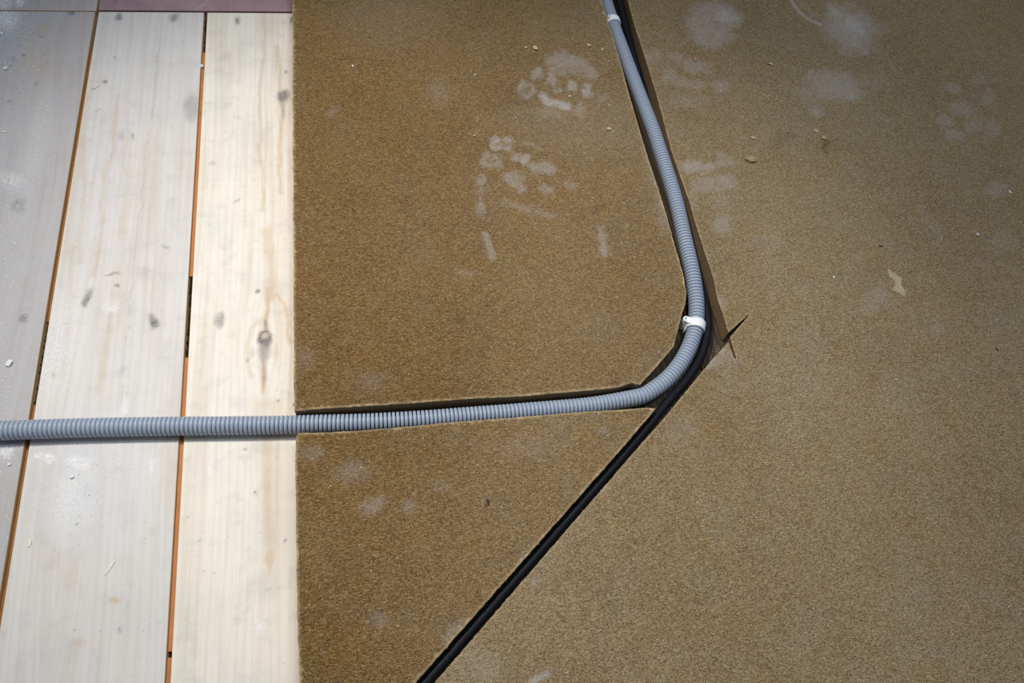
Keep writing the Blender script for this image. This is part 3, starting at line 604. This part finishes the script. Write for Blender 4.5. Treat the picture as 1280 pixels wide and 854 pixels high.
for a in (
 ('clod', 938, 200, z, 17*mm, 11*mm, 5*mm, -10, MCLOD, 'beige clod, the largest crumb on the pale fibreboard', 'clod', 'clod'),
 ('wood_chip', 963, 81, z, 9*mm, 5*mm, 3*mm, -25, MCHIP, 'pale wood chip between the two dusty heel marks', 'wood chip'),
 ('wood_chip', 868, 76, z, 3*mm, 8*mm, 5*mm, 0, MCHIP, 'upright pale chip below the round heel mark nearest the channel', 'wood chip'),
 ('wood_chip', 669, 61, z, 7*mm, 10*mm, 3*mm, 20, MCHIP, 'pale chip just above the fan of tread dust, left of centre', 'wood chip'),
 ('wood_chip', 657, 60, z, 5*mm, 5*mm, 2.5*mm, 0, MCHIP, 'small chip left of the pale chip above the tread print', 'wood chip'),
 ('wood_chip', 736, 58, z, 6*mm, 8*mm, 4*mm, 35, MCHIP, 'tan chip above the tread print near the channel', 'wood chip'),
 ('wood_chip', 753, 63, z, 6*mm, 5*mm, 3*mm, 0, MCHIP, 'tan chip closest to the channel above the tread print', 'wood chip'),
 ('plaster_crumb', 761, 162, z, 7*mm, 6*mm, 3*mm, 0, MCHIP, 'whitish crumb between the tread print and the channel', 'crumb'),
 ('wood_chip', 941, 173, z, 8*mm, 5*mm, 2.5*mm, -40, MCHIP, 'pale sliver chip just above the beige clod', 'wood chip'),
 ('plaster_flake', 1029, 173, z, 10*mm, 8*mm, 3.5*mm, -20, MFUZZ, 'cream flake with a dark foot below the lower heel mark', 'flake'),
 ('plaster_flake', 1020, 164, z, 9*mm, 11*mm, 1.5*mm, 20, MFUZZ, 'thin cream flake touching the flake below the lower heel mark', 'flake', 'flake'),
 ('plaster_crumb', 1221, 294, z, 5*mm, 5*mm, 4*mm, 0, MCRUMB, 'bright white crumb near the right edge of the pale board', 'crumb'),
 ('plaster_crumb', 1262, 240, z, 4*mm, 7*mm, 2*mm, 30, MCRUMB, 'white shred at the far right beside a dusty patch', 'crumb', 'flake'),
 ('plaster_crumb', 1042, 347, z, 3.5*mm, 5*mm, 2.5*mm, 0, MCRUMB, 'white crumb alone right of the crossing saw cuts', 'crumb'),
 ('plaster_crumb', 1120, 475, z, 4*mm, 4*mm, 2*mm, 0, MCHIP, 'cream crumb low on the right of the pale board', 'crumb'),
 ('plaster_crumb', 593, 170, z, 3.5*mm, 4*mm, 2*mm, 0, MCHIP, 'tiny cream crumb left of the second tread print', 'crumb'),
 ('plaster_crumb', 441, 83, z, 3*mm, 4*mm, 2*mm, 0, MCRUMB, 'tiny pale crumb on the far left of the brown board', 'crumb'),
 ('plaster_crumb', 594, 94, z, 3*mm, 3*mm, 2*mm, 0, MCRUMB, 'tiny white crumb left of the first tread print', 'crumb'),
 ('plaster_crumb', 712, 121, z, 3.5*mm, 3*mm, 2.5*mm, 0, MCRUMB, 'tiny white crumb among the tread blocks', 'crumb'),
 ('dark_splinter', 1101, 308, z, 9*mm, 2*mm, 1.2*mm, -5, MDARK, 'short dark splinter in the middle of the pale board', 'splinter'),
 ('dark_splinter', 1246, 437, z, 2*mm, 10*mm, 1*mm, 25, MDARK, 'dark splinter close to the right edge of the pale board', 'splinter'),
 ('dark_splinter', 610, 629, z, 2*mm, 5*mm, 1.2*mm, -5, MDARK, 'tiny black splinter on the triangular board piece', 'splinter'),
 ('plaster_crumb', 12, 455, .0001, 7*mm, 10*mm, 3*mm, -35, MCRUMB, 'white plaster crumb on the grey plank above the conduit', 'crumb'),
 ('plaster_crumb', 7, 86, .0001, 6*mm, 7*mm, 3*mm, 0, MCRUMB, 'white plaster crumb on the grey plank in the far left corner', 'crumb'),
 ('plaster_crumb', 3, 43, .0001, 6*mm, 6*mm, 3*mm, 0, MCRUMB, 'white plaster crumb at the frame edge in the far left corner', 'crumb'),
 ('plaster_crumb', 253, 84, -.0026, 4.2*mm, 6*mm, 4*mm, 0, MCRUMB, 'white crumb caught in the gap beside the knotty plank', 'crumb'),
 ('plaster_crumb', 12, 581, .0001, 4*mm, 4*mm, 2*mm, 0, MCRUMB, 'white crumb on the grey plank just below the conduit', 'crumb'),
 ('wood_shaving', 137, 710, .0001, 3.2*mm, 16*mm, .9*mm, -32, MSHAV, 'cream wood shaving lying on the middle plank below the conduit', 'shaving', 'flake'),
 ('wood_shaving', 37, 679, .0001, 3.5*mm, 11*mm, .9*mm, -5, MSHAV, 'pale shaving beside the left gap below the conduit', 'shaving', 'flake'),
 ('plaster_crumb', 90, 597, .0001, 4.5*mm, 3.5*mm, 2*mm, 25, MCRUMB, 'white crumb on the dusty patch of the middle plank', 'crumb'),
 ('wood_shaving', 50, 137, .0001, 7*mm, 2*mm, .9*mm, 30, MSHAV, 'pale shaving on the grey plank near its far end', 'shaving', 'flake'),
 ('wood_shaving', 5, 165, .0001, 8*mm, 2.5*mm, .9*mm, -10, MSHAV, 'pale shaving at the frame edge on the grey plank', 'shaving', 'flake')):
    chip(*a)
fl = [(1109, 335), (1120, 343), (1128, 348), (1127, 357), (1133, 366), (1131, 371), (1125, 367), (1115, 362), (1119, 354), (1112, 346)]
fc = np.mean([at(x, y, T) for x, y in fl], 0); fv, ff = [], []
for k_ in (0, 1):
    for x, y in fl:
        p = at(x, y, T)-fc; q = (1.0, .72)[k_]; fv.append((p[0]*q, p[1]*q, (.00005, .0012)[k_]+random.uniform(0, .0004)*k_))
n_ = len(fl); fv.append((0, 0, .0009)); ff = [(i, (i+1) % n_, n_+(i+1) % n_, n_+i) for i in range(n_)]+[(n_+i, n_+(i+1) % n_, 2*n_) for i in range(n_)]+[tuple(range(n_-1, -1, -1))]
pf = mesh_obj('torn_flake', fv, ff, simple('pale_torn_fibre', (.46, .37, .25), .9, .1, .35, 500)); pf.location = fc
tag(pf, 'ragged pale flake lying flat on the right-hand board, right of the saw cuts', 'flake')
# grit in the open parts of the gaps and fine specks everywhere: nobody could count these
def specks(name, pts, mat, label, cat):
    vs, fs = [], []
    for (x, y, zz, r) in pts:
        b = len(vs); a = random.uniform(0, 6.28)
        for j in range(4): vs.append((x+r*math.cos(a+j*1.57)*random.uniform(.6, 1.3), y+r*math.sin(a+j*1.57)*random.uniform(.6, 1.3), zz+r*random.uniform(.0, .4)))
        vs += [(x, y, zz+r*random.uniform(.8, 1.4)), (x, y, zz-.00005)]
        for j in range(4): fs += [(b+j, b+(j+1) % 4, b+4), (b+(j+1) % 4, b+j, b+5)]
    return tag(mesh_obj(name, vs, fs, mat), label, cat, kind='stuff')
def rnd(px0, px1, py0, py1, zz, n, r0, r1):
    return [(*at(random.uniform(px0, px1), random.uniform(py0, py1), zz), random.uniform(r0, r1)) for _ in range(n)]
from mathutils.geometry import intersect_point_tri_2d
def on_board(x, y):
    for poly in (polyA, polyB, polyC):
        ins = False; n = len(poly)
        for i in range(n):
            (ax, ay), (bx, by) = poly[i], poly[(i+1) % n]
            if (ay > y) != (by > y) and x < (bx-ax)*(y-ay)/(by-ay)+ax: ins = not ins
        if ins: return True
    return False
sp = [p for p in rnd(372, 1278, 0, 850, T, 420, .0003, .0008)+rnd(640, 1000, 0, 330, T, 110, .0004, .001) if on_board(p[0], p[1])]
specks('plaster_specks', sp, MCRUMB, 'fine white plaster specks scattered over the brown fibreboards', 'specks')
sp = rnd(0, 110, 5, 330, .0001, 80, .0003, .0008)+rnd(0, 70, 0, 90, .0001, 40, .0006, .0016)+rnd(30, 200, 555, 660, .0001, 30, .0003, .0009)+rnd(130, 360, 20, 840, .0001, 14, .0003, .0006)
sp = [p for p in sp if abs(p[0]-G1) > .004 and abs(p[0]-G2) > .004 and p[1] < YJ-.003]
specks('plaster_grit', sp, MCRUMB, 'fine white grit strewn over the pale floor planks', 'specks')
def gap_grit(gx, ya, yb, n): return [(gx+random.uniform(-.0018, .0018), random.uniform(ya, yb), random.uniform(-.012, -.006), random.uniform(.0008, .002)) for _ in range(n)]
sp = gap_grit(G2, yy(226, 446), yy(231, 344), 130)+gap_grit(G2, yy(252, 64), YJ-.002, 60)+gap_grit(G1, yy(37, 505), yy(52, 400), 90)+gap_grit(G2, yy(210, 822), yy(211, 814), 10)
specks('dark_debris', sp, simple('dark_grit', (.05, .035, .022), .9, .1, .6, 900), 'dark grit and chips packed in the open stretches of the plank gaps', 'debris')

# clearances, printed for checking only
D = np.linalg.norm(con_c[:, None]-cab_c[None], axis=2); i, j = np.unravel_index(D.argmin(), D.shape)
print('conduit-cable min', D.min(), px_of(con_c[i:i+1]), 'need', RO+.0053)
for nm, Bj in (('A', BA), ('B', BB), ('C', BC)):
    for cn, cc, r in (('conduit', con_c, RO), ('cable', cab_c, .0053)):
        low = cc if cn == 'cable' else cc
        d2 = np.linalg.norm(low[:, None, :2]-Bj[None], axis=2).min(1); rr = np.where(low[:, 2] > T, np.sqrt(np.maximum(r*r-(low[:, 2]-T)**2, 0)), r)
        bad = d2 < rr; q = px_of(low)
        print(nm, cn, 'min gap', (d2-rr).min()*1000, 'mm at', q[(d2-rr).argmin()].round(), 'bad n', bad.sum(), q[bad][::6].round().tolist()[:12], ((d2-rr)[bad][::6]*1000).round(1).tolist()[:12])
